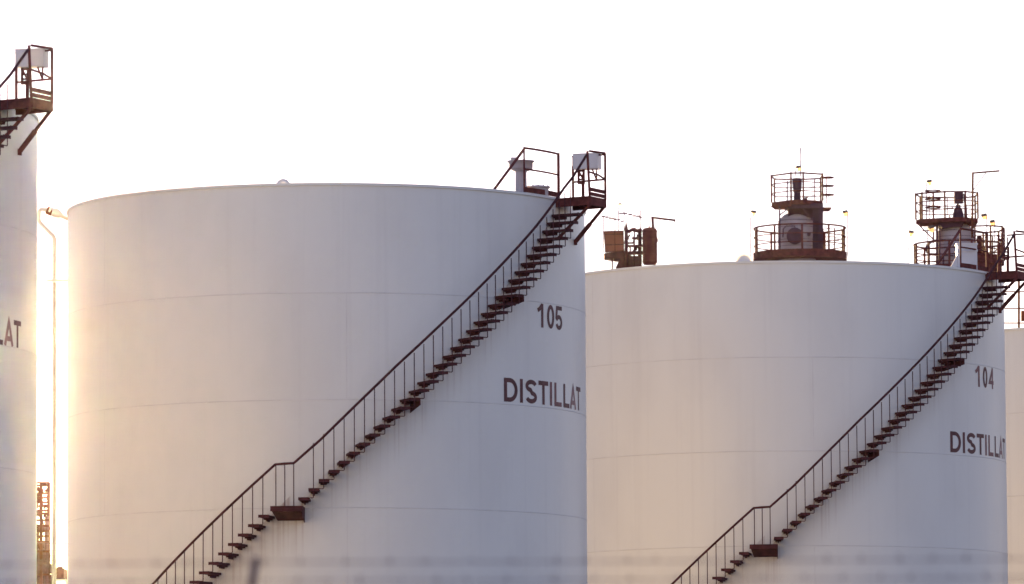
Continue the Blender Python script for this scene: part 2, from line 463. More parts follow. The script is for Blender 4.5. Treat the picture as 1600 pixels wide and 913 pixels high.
def dome_mesh():
    b = MB(); b.smooth = True; c = P(-7.6, R-.12, 14.20)
    b.lathe(c, [(.15, 0), (.145, .06), (.11, .115), (.05, .145), (.012, .15), (.012, .175), (0, .176)], 24)
    return b.mesh('vent_dome', FIBRE)
def disc_mesh():
    b = MB(); c = P(-10.6, R-.12, 14.235)
    ax = (math.sin(math.radians(-10.6)), -math.cos(math.radians(-10.6)), 0)
    b.lathe(c, [(.205, -.02), (.205, .02)], 28, axis=ax); b.lathe(c, [(.165, .021), (.16, .028)], 28, axis=ax); b.lathe(c, [(.03, .03), (.03, .05)], 12, axis=ax)
    return b.mesh('hatch_lid', FIBRE)
def cabinet_mesh():
    b = MB(); c = P(58.0, R-.32, 14.21)
    b.box(c+Vector((0, 0, .36)), (.50, .42, .72)); b.box(c+Vector((0, 0, .53)), (.53, .45, .05)); b.box(c+Vector((0, 0, .70)), (.54, .46, .04))
    x, y, z = c+Vector((-.255, 0, 0))
    b.prism([(x, y-.2, z), (x-.2, y-.2, z), (x-.16, y-.2, z+.14), (x, y-.2, z+.42)], (0, .4, 0))
    b.box(c+Vector((.12, -.22, .22)), (.03, .03, .07))
    return b.mesh('vent_housing', WHITEBOX)

WORD = [('D', 43.12, 47.30, 0), ('I', 48.0, 49.02, 0), ('S', 49.85, 53.85, 0), ('T', 54.42, 58.24, 0), ('I', 58.88, 59.96, 1),
        ('L', 60.9, 64.35, 1), ('L', 65.3, 68.65, 0), ('A', 68.95, 73.3, 2), ('T', 73.35, 77.1, 0)]
MATS = [LETTER, LETTERF, LETTERP]

def stain(o, **kw): pass
def tank(name_no, cx, cy, label, kit, dz=0.0, word_off=0.0, num_off=0.0, word_z=0.0, rot=0.0):
    root = thing('storage_tank', label, 'storage tank', (cx, cy, 0), 'white storage tanks in a row')
    root.rotation_euler.z = math.radians(rot)
    if dz: root.scale = (1, 1, 1+dz/16.0)
    put = lambda n, key, fn, par=root, loc=(0, 0, 0), rz=0.0: link(n, shared(key, fn), par, loc, rz)
    put('tank_shell', 'shell', shell_mesh); put('roof', 'roof', roof_mesh); put('rim', 'rim', rim_mesh)
    zs = [11.846, 9.519, 7.175, 4.84, 2.50, .16]
    for z in zs: put('weld_seam', ('seam', z), lambda: seam_mesh(z, 1))
    lv = [14.18]+zs+[-E]
    for i, (a, c) in enumerate(zip(lv, lv[1:])):
        put('plate_joint', ('vj', i), lambda: vseam_mesh(c+.02, a-.02, [-55.0+(i % 2)*61]))
    if 'disc' in kit: put('hatch_lid', 'disc', disc_mesh)
    if 'dome' in kit: put('vent_dome', 'dome', dome_mesh)
    if 'stair' not in kit: return root
    # lettering
    nums = {'104': [('1', 54.1, 56.3, 1), ('0', 58.05, 60.75, 0), ('4', 61.75, 65.0, 1)], '105': [('1', 54.3, 56.5, 0), ('0', 57.95, 61.05, 0), ('5', 61.6, 64.9, 0)]}
    for ch, a, c, mi in nums.get(name_no, []):
        link('digit', letter_mesh(ch, a+num_off, c+num_off, 11.285, .53, MATS[mi], .092), root)
    for ch, a, c, mi in (() if 'plain' in kit else WORD):
        link('letter', letter_mesh(ch, a+word_off, c+word_off, 9.575+word_z, .525, MATS[mi], .098), root)
    # stair
    for th, z in UP+LOW:
        o = put('tread', 'tread', tread_mesh, root, (0, 0, z+E), radial(th))
    for kk in (11, 23):
        th, z = UP[kk]; put('gusset', 'gusset', gusset_mesh, root, (0, 0, z+E), radial(th))
    for kk in (11, 23):
        th, z = LOW[kk]; put('gusset', 'gusset', gusset_mesh, root, (0, 0, z+E), radial(th))
    put('stair_landing', 'landing', landing_mesh)
    hr = put('handrail', 'handrail', handrail_mesh)
    for th, z in UP[:31]: put('baluster', 'bal', baluster_mesh, hr, (0, 0, z+E), radial(th))
    for th, z in LOW[1:]: put('baluster', 'ball', baluster_low_mesh, hr, (0, 0, z+E), radial(th))
    for th in (-7.9, -6.2, -4.5): put('baluster', 'balm', landing_baluster_mesh, hr, (0, 0, 7.18+E), radial(th))
    # access platform at the head of the stair
    pf = put('access_platform', 'pf', platform_mesh)
    put('toe_board', 'toe', toe_mesh, pf); put('rail_post', 'pC', lambda: post_mesh(Cc, 1.0, .055, .04, (-.05, 0, 0)), pf)
    put('corner_post', 'pD', dpost_mesh, pf); put('rail_post', 'pB', backpost_mesh, pf); put('rail_post', 'pM', midpost_mesh, pf)
    [put('guard_rail', ('gr', i_), lambda: rails_mesh(i_), pf) for i_ in range(4)]; put('strut', 'br', brace_mesh, pf)
    # roof edge guard
    rg = put('roof_guardrail', 'rg', roofrail_mesh)
    put('rail_post', 'rp1', lambda: roofrail_post(50.25, 1.02, .04), rg); put('rail_post', 'rp2', lambda: roofrail_post(64.2, 1.02, .065), rg)
    put('mid_rail', 'rmid', roofmid_mesh, rg); put('toe_board', 'rt', rooftoe_mesh, rg); put('strut', 'rb', roofbrace_mesh, rg)
    if 'box' in kit:
        gb = put('gauge_box', 'gb', gbox_mesh); [put('box_bracket', ('gbb', i_), lambda: gleg_mesh(i_), gb) for i_ in range(2)]
    if 'vent' in kit:
        v = put('roof_vent', 'vent', vent_mesh); put('vent_cap', 'vcap', ventcap_mesh, v); put('roof_hatch', 'hatch', hatch_mesh)
    if 'cab' in kit: put('vent_housing', 'cab', cabinet_mesh)
    return root

C5 = (-4.205, 130.075); C4 = (6.843, 148.229)
C6 = (-15.172, 111.92); C3 = (17.891, 166.383)
t6 = tank('', *C6, 'white tank at the left edge, nearest of the row, only its last letters AT showing', ('stair', 'box', 'vent'), -.06, word_off=-2.7, word_z=-.045, rot=1.5)
t5 = tank('105', *C5, 'large white tank numbered 105 with a maroon spiral stair and white box at its top', ('stair', 'box', 'vent', 'dome'))
t4 = tank('104', *C4, 'white tank numbered 104, right of tank 105, with a spiral stair', ('stair', 'cab', 'disc'), .066, 1.6, 1.7)
t3 = tank('', *C3, 'farthest white tank, a bare strip at the right edge behind tank 104', ('stair', 'plain'), .066)

# orange railing on the roof of the farthest tank
rt = thing('roof_railing', 'orange brown railing on the roof of the farthest tank at the right edge', 'railing', (C3[0]-3.3, C3[1]-4.4, RIM))
YR = C3[1]-4.4
for u in (1562, 1592, 1622, 1652):
    MB().bar(at(u, 516, YR), at(u, 438, YR), .06, .05).build('rail_post', RUSTY, rt)
for v, w in ((505, .085), (482, .05), (456, .04)):
    MB().bar(at(1556, v, YR-.05), at(1660, v, YR-.05), w, .03).build('guard_rail', RUSTY, rt)
MB().bar(at(1599, 502, YR-.1), at(1599, 486, YR-.1), .13, .1).build('valve', RUSTY, rt)

# ------------------------------------------------------------------ vent pipe between the two left tanks
YP = 130.0
fp = thing('gooseneck_pipe', 'pale bent pipe with a valve beside the left wall of tank 105', 'pipe', (at(85, 900, YP).x, YP, 0))
b = MB(); pts = [at(107, 343, YP), at(92, 335.5, YP), at(74, 328.5, YP), at(64, 327, YP), at(61, 331, YP), at(60.3, 344, YP), at(63, 349, YP), at(83, 369, YP), at(85.3, 374, YP)]
bot = at(84.0, 900, YP); bot.x = at(85.3, 374, YP).x; bot.z = 0.0
pts.append(Vector((bot.x, YP, bot.z))); b.tube(pts, .050, 10); b.build('pipe', PIPEP, fp)
dv = (at(107, 343, YP)-at(74, 328.5, YP)).normalized()
b = MB(); b.smooth = True; c = at(86.5, 333, YP); b.lathe(c, [(.045, -.16), (.095, -.155), (.095, -.11), (.075, -.10), (.115, .0), (.085, .11), (.05, .17)], 16, axis=dv); b.build('valve', PIPEP, fp)
b = MB(); c = at(77.5, 330.5, YP); b.lathe(c, [(.09, -.07), (.09, .07)], 14, axis=dv); b.lathe(c+dv*.11, [(.07, -.03), (.07, .03)], 14, axis=dv); b.bar(c, c+Vector((.02, 0, .10)), .04, .04); b.build('flange', RUSTY, fp)
b = MB(); b.bar(at(73, 438.5, YP-.06), at(107.5, 438.5, YP-.06), .075, .06); b.build('pipe_bracket', PIPEP, fp)
b = MB(); b.box(at(107, 440, YP), (.05, .2, .16)); b.build('bracket_plate', PIPEP, fp)
b = MB(); b.tube([at(107.2, 781, YP), at(107.2, 815, YP)], .018, 8); b.box(at(107.6, 782, YP), (.06, .06, .06)); b.build('drain_stub', GALV, fp)

# ------------------------------------------------------------------ process columns behind the tanks
YC = 240.0; KP = YC/F
def ring(b, c, r, z, rad, a0=0, a1=360, n=48):
    full = abs(a1-a0) >= 360
    pts = [Vector((c.x+r*math.cos(math.radians(a0+(a1-a0)*i/n)), c.y+r*math.sin(math.radians(a0+(a1-a0)*i/n)), z)) for i in range(n if full else n+1)]
    b.tube(pts, rad, 6, closed=full)
def round_deck(root, c, r, zdeck, toe, rail_h, nposts, rails, hole=.8, skip=(), mat=STEEL, pr=.055):
    b = MB(); b.lathe((c.x, c.y, 0), [(hole, zdeck-.12), (r, zdeck-.12), (r, zdeck), (hole, zdeck), (hole, zdeck-.12)], 48, cap=False)
    dk = b.build('round_deck', mat, root)
    b = MB(); b.lathe((c.x, c.y, 0), [(r+.004, zdeck-.14), (r+.02, zdeck-.14), (r+.02, zdeck+toe), (r+.004, zdeck+toe), (r+.004, zdeck-.14)], 48, cap=False); b.build('toe_board', mat, dk)
    for i in range(nposts):
        if i in skip: continue
        a = (i+.5)*2*math.pi/nposts
        q = Vector((c.x+(r-.03)*math.cos(a), c.y+(r-.03)*math.sin(a), zdeck))
        MB().bar(q, zz(q, rail_h), pr*1.6, pr*1.4).build('rail_post', mat, dk)
    for j, h in enumerate(rails):
        b = MB(); ring(b, c, r-.03, zdeck+h, .040 if j == 0 else .026); b.build('guard_rail', mat, dk)
    return dk
def poly_deck(root, pts, zdeck, thick, rail_h, rails, mat=STEEL, postw=.07, rail_r=(.038, .025)):
    b = MB(); b.prism([Vector((x, y, zdeck-thick)) for x, y in pts], (0, 0, thick)); dk = b.build('deck', mat, root)
    n = len(pts)
    for x, y in pts: MB().bar((x, y, zdeck), (x, y, zdeck+rail_h), postw, postw*1.2).build('rail_post', mat, dk)
    for j, h in enumerate(rails):
        b = MB(); b.tube([Vector((x, y, zdeck+h)) for x, y in pts], rail_r[0] if j == 0 else rail_r[1], 6, closed=True); b.build('guard_rail', mat, dk)
    return dk

# column with the round manway
ca = at(1245, 400, YC)
colA = thing('process_column', 'tall grey column with a round manway cover and two railed decks, behind tank 104', 'process column', (ca.x, YC, 0), 'process columns behind the tanks')
z = lambda py, px=1245: at(px, py, YC).z
b = MB(); b.smooth = True; rA = 29.5*KP
zt, zs_ = z(331), z(352)
prof = [(rA, 0), (rA, zs_*.5), (rA, zs_)]+[(rA*math.cos(a*math.pi/16), zs_+(zt-zs_)*math.sin(a*math.pi/16)) for a in range(1, 8)]+[(.3, zt+.01)]
b.lathe((ca.x, YC, 0), prof, 48); shA = b.build('column_shell', VESSEL, colA)
b = MB()
for v in (346, 356, 366, 376, 386): ring(b, Vector((ca.x, YC, 0)), rA+.004, z(v), .012)
b.build('insulation_band', GALV, shA)
mw = at(1242, 369, YC-rA-.12)
b = MB(); b.lathe(mw, [(.22, .16), (.22, .0)], 28, axis=(0, -1, 0)); b.lathe(mw, [(.35, -.02), (.35, .06)], 32, axis=(0, -1, 0)); b.lathe(mw, [(.31, .061), (.30, .09)], 32, axis=(0, -1, 0))
for i in range(20):
    a = i*math.pi/10; b.box(mw+Vector((.33*math.cos(a), -.07, .33*math.sin(a))), (.03, .03, .03))
mo = b.build('manway', VESSELD, colA)
b = MB(); b.tube([mw+Vector((-.5, .05, -.05)), mw+Vector((-.48, .0, .3)), mw+Vector((-.36, -.02, .42)), mw+Vector((0, -.03, .42)), mw+Vector((0, -.05, .33))], .03, 8); b.build('davit_arm', VESSELD, mo)
b = MB(); b.lathe(at(1263.5, 367, YC-.62), [(.05, -.25), (.05, .15)], 12, axis=(0, -1, 0)); b.lathe(at(1263.5, 367, YC-.62), [(.08, .15), (.08, .2)], 12, axis=(0, -1, 0)); b.build('nozzle', VESSELD, colA)
# ladder trunk on the right
b = MB(); xL, xR = 1270.5, 1284
b.bar(at(1272, 318, YC-1.0), at(1270.5, 402, YC-1.0), .07, .07); b.bar(at(1282, 318, YC-1.0), at(1281, 402, YC-1.0), .12, .07)
for i in range(14): b.bar(at(1272, 335+i*5, YC-1.0), at(1282, 335+i*5, YC-1.0), .035, .03)
b.bar(at(1283.5, 318, YC-.9), at(1283.5, 402, YC-.9), .14, .10); b.bar(at(1277, 326, YC-.85), at(1277, 402, YC-.85), .36, .03); b.build('ladder_trunk', VESSELD, colA)
b = MB(); b.bar(at(1254, 325, YC-1.05), at(1272, 346, YC-1.05), .11, .05); b.bar(at(1231, 322, YC-1.05), at(1284, 322, YC-1.05), .14, .2)
b.bar(at(1218, 322, YC-.9), at(1218.5, 402, YC-.9), .07, .06); b.bar(at(1219, 336, YC-.9), at(1231, 326, YC-.9), .05, .05); b.bar(at(1225.5, 322, YC-.9), at(1231, 330, YC-.9), .04, .05)
b.bar(at(1231, 330, YC-.3), at(1283, 330, YC-.3), .5, .6); b.build('deck_support', VESSELD, colA)
dA = round_deck(colA, Vector((at(1250, 400, YC).x, YC, 0)), 73*KP, z(402.5, 1250), .18, 1.22, 10, (1.22, .84, .48), rA+.03)
# lower deck inner ladder gate
for u, v0 in ((1181.5, 362), (1286, 358), (1304, 357)):
    MB().bar(at(u, v0, YC-.9), at(u, 398, YC-.9), .055, .05).build('rail_post', STEEL, dA)
b = MB()
for v in (358, 371, 384): b.bar(at(1286, v, YC-.9), at(1304, v-1.5, YC-.9), .03, .03)
b.bar(at(1304, 372, YC-.9), at(1311, 372, YC-.9), .05, .04); b.bar(at(1304, 376, YC-.9), at(1311, 376, YC-.9), .03, .04); b.build('gate', STEEL, dA)
xa = lambda u, py=320: at(u, py, YC).x
zdA = z(317.5, 1245)
dk = poly_deck(colA, [(xa(1205), YC-.3), (xa(1234), YC-1.25), (xa(1253), YC-1.3), (xa(1284), YC-.8), (xa(1284), YC+.8), (xa(1250), YC+1.1), (xa(1212), YC+.9)], zdA, .18, 1.16, (1.12, .76, .38), postw=.075)
b = MB(); b.prism([(xa(1201), YC-.3, zdA-.18), (xa(1234), YC-1.3, zdA-.18), (xa(1234), YC-1.3, zdA-.27), (xa(1210), YC-.5, zdA-.27)], (0, .06, 0)); b.build('deck_beam', STEEL, dk)
ncx = xa(1245.5); b = MB(); b.smooth = False; zb = zdA
b.lathe((ncx, YC-.2, zb), [(.17, 0), (.15, .1), (.145, .42), (.155, .45), (.20, .48), (.20, .52), (.165, .54), (.19, .60), (.20, .78), (.20, .95), (.19, 1.02)], 20); b.build('relief_valve', VESSELD, colA)
b = MB(); b.bar(at(1230, 319, YC-.4), at(1230, 283, YC-.4), .055, .05); b.bar(at(1230, 286.5, YC-.4), at(1238, 286.5, YC-.4), .03, .03); b.bar(at(1236.5, 300, YC-.4), at(1236.5, 283, YC-.4), .03, .03); b.build('stand_pipe', VESSELD, colA)
b = MB(); b.tube([at(1266, 279.5, YC-.9), at(1271.5, 279.5, YC-.9), at(1273, 282, YC-.9), at(1273, 318, YC-.9)], .024, 8)
for v in (292, 306): b.bar(at(1267, v, YC-.9), at(1273, v, YC-.9), .024, .024)
b.build('gate_post', STEEL, dk)
b = MB(); c = Vector((xa(1293), YC-.3, 0))
for v in (279, 292, 306): ring(b, c, .24, z(v, 1293), .032)
b.bar(at(1291, 319, YC-.3), at(1291, 280, YC-.3), .04, .04); b.bar(at(1295.5, 311, YC-.5), at(1295.5, 293, YC-.5), .02, .02); b.bar(at(1290.5, 311, YC-.5), at(1290.5, 293, YC-.5), .02, .02)
for v in (296, 300, 304, 308): b.bar(at(1290.5, v, YC-.5), at(1295.5, v, YC-.5), .02, .02)
b.prism([at(1284, 324, YC-.5), at(1300, 324, YC-.5), at(1299, 326, YC-.5), at(1296, 328.5, YC-.5), at(1284, 328.5, YC-.5)], (0, .6, 0)); b.build('ladder_cage', STEEL, colA)
b = MB(); b.tube([at(1258, 318, YC-.7), at(1259, 310, YC-.7)], .06, 8); b.bar(at(1256.5, 308, YC-.7), at(1263, 309, YC-.7), .05, .04); b.bar(at(1263, 316, YC-.7), at(1259, 309, YC-.7), .06, .05); b.build('valve', STEEL, colA)
b = MB(); b.tube([at(1251, 276, YC-.6), at(1251, 240, YC-.6), at(1251, 231, YC-.6)], [.026, .022, .036], 6); b.build('antenna', GALV, colA)

# column with the davit crane
cb = at(1494, 400, YC)
colB = thing('process_column', 'grey domed column with an orange davit crane and a curved pipe, behind the right end of tank 104', 'process column', (cb.x, YC, 0), 'process columns behind the tanks')
rB = 29*KP; zt, zs_ = z(347, 1494), z(368, 1494)
b = MB(); b.smooth = True
prof = [(rB, 0), (rB, zs_)]+[(rB*math.cos(a*math.pi/16), zs_+(zt-zs_)*math.sin(a*math.pi/16)) for a in range(1, 7)]+[(.44, zt), (.43, z(345, 1494))]
b.lathe((cb.x, YC, 0), prof, 48); shB = b.build('column_shell', VESSEL, colB)
b = MB()
for v in (362, 371, 376, 384, 390, 402): ring(b, Vector((cb.x, YC, 0)), rB+.004, z(v, 1494), .012)
b.build('insulation_band', GALV, shB)
b = MB(); b.bar(at(1464, 350, YC-.75), at(1464, 420, YC-.75), .10, .08); b.bar(at(1468, 350, YC-.7), at(1468, 420, YC-.7), .07, .08); b.bar(at(1474, 398, YC-.85), at(1490, 400, YC-.85), .07, .05); b.bar(at(1474, 402, YC-.85), at(1474, 420, YC-.85), .06, .05); b.bar(at(1484, 375, YC-.85), at(1484, 400, YC-.85), .05, .05); b.build('support_frame', VESSELD, colB)
b = MB(); b.smooth = True
b.tube([at(1463, 376, YC-.6), at(1455, 378, YC-.6), at(1449, 383, YC-.6), at(1447.5, 388, YC-.6), at(1449, 394, YC-.6), at(1453, 397.5, YC-.6), at(1462, 398, YC-.6)], .062, 10); b.tube([at(1450.7, 394, YC-.6), at(1451, 420, YC-.6)], .05, 8); b.build('curved_pipe', VESSELD, colB)
xb = lambda u, py=345: at(u, py, YC).x
zdB = z(345, 1480)
dkb = poly_deck(colB, [(xb(1430), YC-.4), (xb(1439), YC-.75), (xb(1456), YC-.95), (xb(1473), YC-1.25), (xb(1505), YC-1.3), (xb(1526), YC-.7), (xb(1526), YC+.7), (xb(1500), YC+1.1), (xb(1440), YC+.7)], zdB, .17, 1.12, (1.08, .72, .36), postw=.075)
b = MB(); b.bar(at(1434, 350, YC-.6), at(1460, 376, YC-.6), .06, .05); b.bar(at(1458.5, 346, YC-.6), at(1458.5, 380, YC-.6), .07, .06); b.bar(at(1441, 361, YC-.6), at(1463, 359.5, YC-.6), .05, .05); b.prism([at(1480, 346, YC-.6), at(1472, 350, YC-.6), at(1466, 356, YC-.6), at(1470, 346, YC-.6)], (0, .06, 0)); b.build('deck_bracket', STEEL, dkb)
b = MB(); c = Vector((xb(1457), YC-.35, 0))
for v in (300, 313, 326): ring(b, c, .31, z(v, 1457), .03)
for u in (1448, 1452): b.bar(at(u, 344, YC-.5), at(u, 316 if u == 1448 else 306, YC-.5), .03, .03)
b.bar(at(1441, 330, YC-.5), at(1457, 331, YC-.5), .035, .03); b.build('ladder_cage', STEEL, colB)
b = MB(); b.bar(at(1480, 337, YC-.6), at(1480, 308, YC-.6), .04, .04); b.bar(at(1478, 326, YC-.6), at(1489, 325, YC-.6), .025, .025); b.box(at(1488, 325, YC-.6), (.06, .05, .06)); b.box(at(1480, 326.5, YC-.6), (.1, .06, .05)); b.bar(at(1484, 341, YC-.6), at(1483.5, 335, YC-.6), .05, .05); b.build('gauge_stand', STEEL, colB)
b = MB(); b.box((at(1497, 311, YC).x, YC-.3, z(311, 1497)), (.37, .36, .45)); b.build('motor_box', VESSELD, colB)
b = MB(); b.smooth = True; zb = zdB
b.lathe((xb(1496.5), YC-.3, zb-.15), [(.40, 0), (.40, .15), (.24, .22), (.22, .42), (.17, .60), (.10, .70), (.10, .78)], 22); b.build('top_nozzle', VESSELD, colB)
b = MB(); b.tube([at(1509, 340, YC-.3), at(1508.5, 322, YC-.3), at(1507, 303, YC-.3)], [.075, .06, .05], 10); b.build('stand_pipe', VESSELD, colB)
b = MB(); b.prism([at(1466, 347, YC-.9), at(1508, 345, YC-.9), at(1504, 354, YC-.9), at(1472, 356, YC-.9)], (0, 1.2, 0)); b.build('deck_skirt', VESSELD, dkb)
b = MB(); YD = YC-1.1
b.bar(at(1520, 270, YD), at(1519, 372, YD), .085, .08); b.bar(at(1519.2, 338, YD), at(1519, 366, YD), .10, .08)
b.build('davit_post', RUSTY, colB)
b = MB(); b.bar(at(1519, 270.7, YD), at(1561, 267.3, YD), .07, .07); b.box(at(1561, 267.2, YD), (.06, .06, .06)); b.build('davit_arm', RUSTY, colB)
MB().bar(at(1540.5, 270, YD), at(1521, 297, YD), .034, .034).build('davit_brace', RUSTY, colB)
dlo = round_deck(colB, Vector((cb.x+.05, YC, 0)), 69*KP, z(424, 1490), .15, 1.12, 12, (1.12, .84, .56, .28), rB+.03)
# the higher landing on the right
zr_ = z(409, 1545)
dkr = poly_deck(colB, [(xb(1519), YC-1.35), (xb(1543), YC-1.45), (xb(1562), YC-1.1), (xb(1568), YC-.2), (xb(1563), YC+.9), (xb(1540), YC+1.35), (xb(1519), YC+1.2)], zr_, .18, 1.38, (1.36, .95, .5), postw=.075)
MB().bar(at(1523, 405, YC-1.48), at(1563, 405, YC-1.15), .03, .42).build('toe_board', STEEL, dkr)
for u in (1558, 1564): MB().bar(at(u, 410, YC-1.1), at(u, 470, YC-1.1), .06, .05).build('deck_leg', STEEL, dkr)
for u, v0 in ((1540, 362), (1551, 368), (1565, 365)): MB().bar(at(u, v0, YC-1.2), at(u, 400, YC-1.2), .06, .05).build('rail_post', STEEL, dkr)
b = MB(); b.bar(at(1552, 427, YC-1.1), at(1558, 414, YC-1.1), .04, .04); b.bar(at(1553, 394, YC-1.2), at(1563, 386, YC-1.2), .09, .05); b.prism([at(1557, 373, YC-1.2), at(1566, 373, YC-1.2), at(1566, 381, YC-1.2)], (0, .05, 0)); b.build('strut', STEEL, dkr)
b = MB(); b.smooth = True; b.lathe(at(1530.5, 396, YC-.8), [(.10, 0), (.125, .03), (.12, .30), (.125, .62), (.09, .72), (0, .74)], 16); b.build('insulated_pipe', STEEL, colB)

# panelled equipment tower left of them
ce = at(985, 420, YC)
eq = thing('equipment_tower', 'brown equipment tower with orange panels and a short davit, between tanks 105 and 104', 'plant tower', (ce.x, YC, 0), None)
b = MB(); b.prism([at(944, 362, YC), at(974, 361, YC), at(974.5, 393, YC), at(946, 395, YC)], (0, .05, 0)); pn = b.build('wall_panel', PANEL, eq)
b = MB()
for p_, q_ in (((944, 362), (974, 361)), ((944, 366.5), (974.5, 366)), ((945, 383), (974.5, 382)), ((946, 394), (975, 392)), ((944, 362), (946, 395)), ((960.5, 361.5), (961, 394)), ((974, 361), (974.7, 393))):
    b.bar(at(*p_, YC-.03), at(*q_, YC-.03), .032, .04)
b.build('panel_frame', STEEL, pn)
b = MB(); b.prism([at(943.5, 396, YC-.05), at(976, 392, YC-.05), at(982, 396, YC-.05), at(982, 406, YC-.05), at(963, 405, YC-.05), at(944.5, 402, YC-.05)], (0, 1.2, 0)); b.build('deck', DARK, eq)
b = MB(); b.prism([at(962, 418, YC), at(967, 408, YC), at(978, 400, YC), at(1003, 400, YC), at(1003, 450, YC), at(962, 450, YC)], (0, 1.0, 0)); b.build('base_housing', DARK, eq)
b = MB(); b.smooth = True
b.lathe(at(1015.5, 412, YC), [(.26, -.05), (.31, .06), (.31, 1.38), (.26, 1.48), (.05, 1.53), (0, 1.53)], 24); dr = b.build('vertical_drum', DRUM, eq)
b = MB(); c = at(1015.5, 400, YC)
for v in (362, 372, 385, 398, 409): ring(b, c, .315, at(1015, v, YC).z, .016)
b.bar(at(1006, 360, YC-.35), at(1004.5, 412, YC-.35), .03, .03); b.build('drum_band', STEEL, dr)
b = MB(); b.prism([at(1021, 359, YC-.1), at(1025.5, 366, YC-.1), at(1028.5, 376, YC-.1), at(1025, 383, YC-.1), at(1024, 400, YC-.1), at(1021, 403, YC-.1)], (0, .35, 0)); b.build('side_cage', DARK, eq)
for i, (u, r_) in enumerate(((978.5, .075), (991, .035), (998.5, .05), (1001.5, .035))):
    MB().tube([at(u, 418, YC-.1+.1*i), at(u, 356+i, YC-.1+.1*i)], r_, 8).build('riser_pipe', DARK, eq)
b = MB(); b.tube([at(977, 360, YC-.1), at(983, 362, YC-.1), at(988, 359, YC-.1), at(996, 361, YC-.1), at(1003, 359, YC-.1)], .08, 8); b.lathe(at(978.5, 359, YC-.1), [(.07, 0), (.06, .1), (.02, .28), (0, .38)], 10); b.box(at(991, 358, YC-.1), (.14, .12, .1)); b.build('header_pipe', DARK, eq)
b = MB(); b.tube([at(977, 385, YC), at(1004, 384, YC)], .055, 8); b.tube([at(977, 396, YC), at(1004, 395, YC)], .08, 8); b.box(at(990.5, 377.5, YC), (.1, .1, .09)); b.box(at(990.8, 373.5, YC), (.06, .1, .05)); b.build('cross_pipe', DARK, eq)
rr = random.Random(5)
for kk in range(9):
    u = 978+rr.random()*24; v = 364+rr.random()*34; d = Vector(rr.choice(((.25, 0, 0), (0, 0, .3), (.12, 0, .16))))
    b = MB(); c = at(u, v, YC+.25); b.tube([c-d, c, c+d], .03+.03*rr.random(), 8)
    b.lathe(c, [(.085, -.03), (.085, .03)], 12, axis=d); b.build('pipe_fitting', DARK, eq)
for u, v0, v1 in ((956.5, 402, 440), (1022, 400, 440), (1001, 410, 440)): MB().bar(at(u, v0, YC), at(u, v1, YC).xy.to_3d(), .07, .07).build('leg', DARK, eq)
b = MB(); b.bar(at(1019.5, 339, YC-.2), at(1020.5, 362, YC-.2), .11, .08); b.build('davit_post', DARK, eq)
b = MB(); b.bar(at(1018, 340, YC-.2), at(1055, 344.5, YC-.2), .09, .08); b.box(at(1054, 345, YC-.2), (.08, .06, .10)); b.box(at(1039, 344, YC-.2), (.05, .05, .05)); b.build('davit_arm', DARK, eq)
MB().bar(at(1032, 343, YC-.2), at(1022, 356, YC-.2), .022, .022).build('davit_brace', DARK, eq)
MB().bar(at(1014.5, 357, YC-.1), at(1014.8, 352, YC-.1), .04, .04).build('nozzle', DARK, eq)
for u, v0, v1 in ((942.7, 395, 337), (961, 361.5, 320), (975.2, 361, 322), (1000.5, 362, 328)):
    MB().tube([at(u, v0, YC-.1), at(u, v1, YC-.1)], .02, 5).build('mast', GALV, eq)
b = MB(); pa = [(938, 338), (943, 338.5), (948, 339.5), (953, 341), (957, 341.5), (961, 343), (967, 343.5), (972, 346)]
b.tube([at(*q_, YC-.1) for q_ in pa], .014, 5); rr = random.Random(3)
for u, v in pa[1:]: b.box(at(u, v, YC-.1), (.10+rr.random()*.06, .05, .065))
pa2 = [(970, 333.5), (974, 333.5), (978, 334), (985, 335.5), (991, 337.5), (997, 338), (1001, 340)]
b.tube([at(*q_, YC-.1) for q_ in pa2], .014, 5)
for u, v in pa2: b.box(at(u, v, YC-.1), (.10+rr.random()*.06, .05, .065))
for v in (334, 338, 342, 346): b.box(at(972.5, v, YC-.1), (.035, .035, .035)); b.box(at(961, v+1, YC-.1), (.03, .03, .03))
b.tube([at(938, 338, YC-.1), at(972, 333.5, YC-.1)], .006, 5); b.tube([at(967, 343, YC-.1), at(997, 339, YC-.1)], .006, 5)
b.build('wire_string', GALV, eq)

# floodlights standing on the decks
GLASS = bpy.data.materials.new('amber_lamp_glass'); t, p = nodes(GLASS)
p.inputs['Base Color'].default_value = (.75, .5, .22, 1); p.inputs['Roughness'].default_value = .3
p.inputs['Transmission Weight'].default_value = .35
p.inputs['Emission Color'].default_value = (1.0, .62, .2, 1); p.inputs['Emission Strength'].default_value = .12
def floodlight(u, vb, vh, side, label, s=1.0, Y=YC-1.6, tilt=.15):
    base = at(u, vb, Y)
    o = thing('floodlight', label, 'floodlight', base, 'floodlights on the process decks')
    top = at(u, vh, Y); k_ = KP*s*1.2
    MB().tube([base, top], .02, 6).build('pole', GALV, o)
    c = top+Vector((side*4.2*k_, 0, -.2*k_))
    b = MB(); rot = Matrix.Rotation(side*tilt, 3, 'Y')
    prof = [(-4.0, 1.6), (3.6, 2.0), (4.4, -1.2), (-3.6, -2.2)]
    b.prism([c+rot @ Vector((x*k_, -.09, zz_*k_)) for x, zz_ in prof], (0, .18, 0)); b.bar(top, c, .02, .02); b.build('lamp_hood', HOOD, o)
    b = MB(); prof = [(-3.0, -2.3), (3.7, -1.6), (2.6, -6.2), (-1.8, -6.4)]
    b.prism([c+rot @ Vector((x*k_, -.07, zz_*k_)) for x, zz_ in prof], (0, .14, 0)); b.build('lamp_glass', GLASS, o)
floodlight(1172.6, 402, 331, 1, 'floodlight on a thin pole at the left side of the manway column', .9)
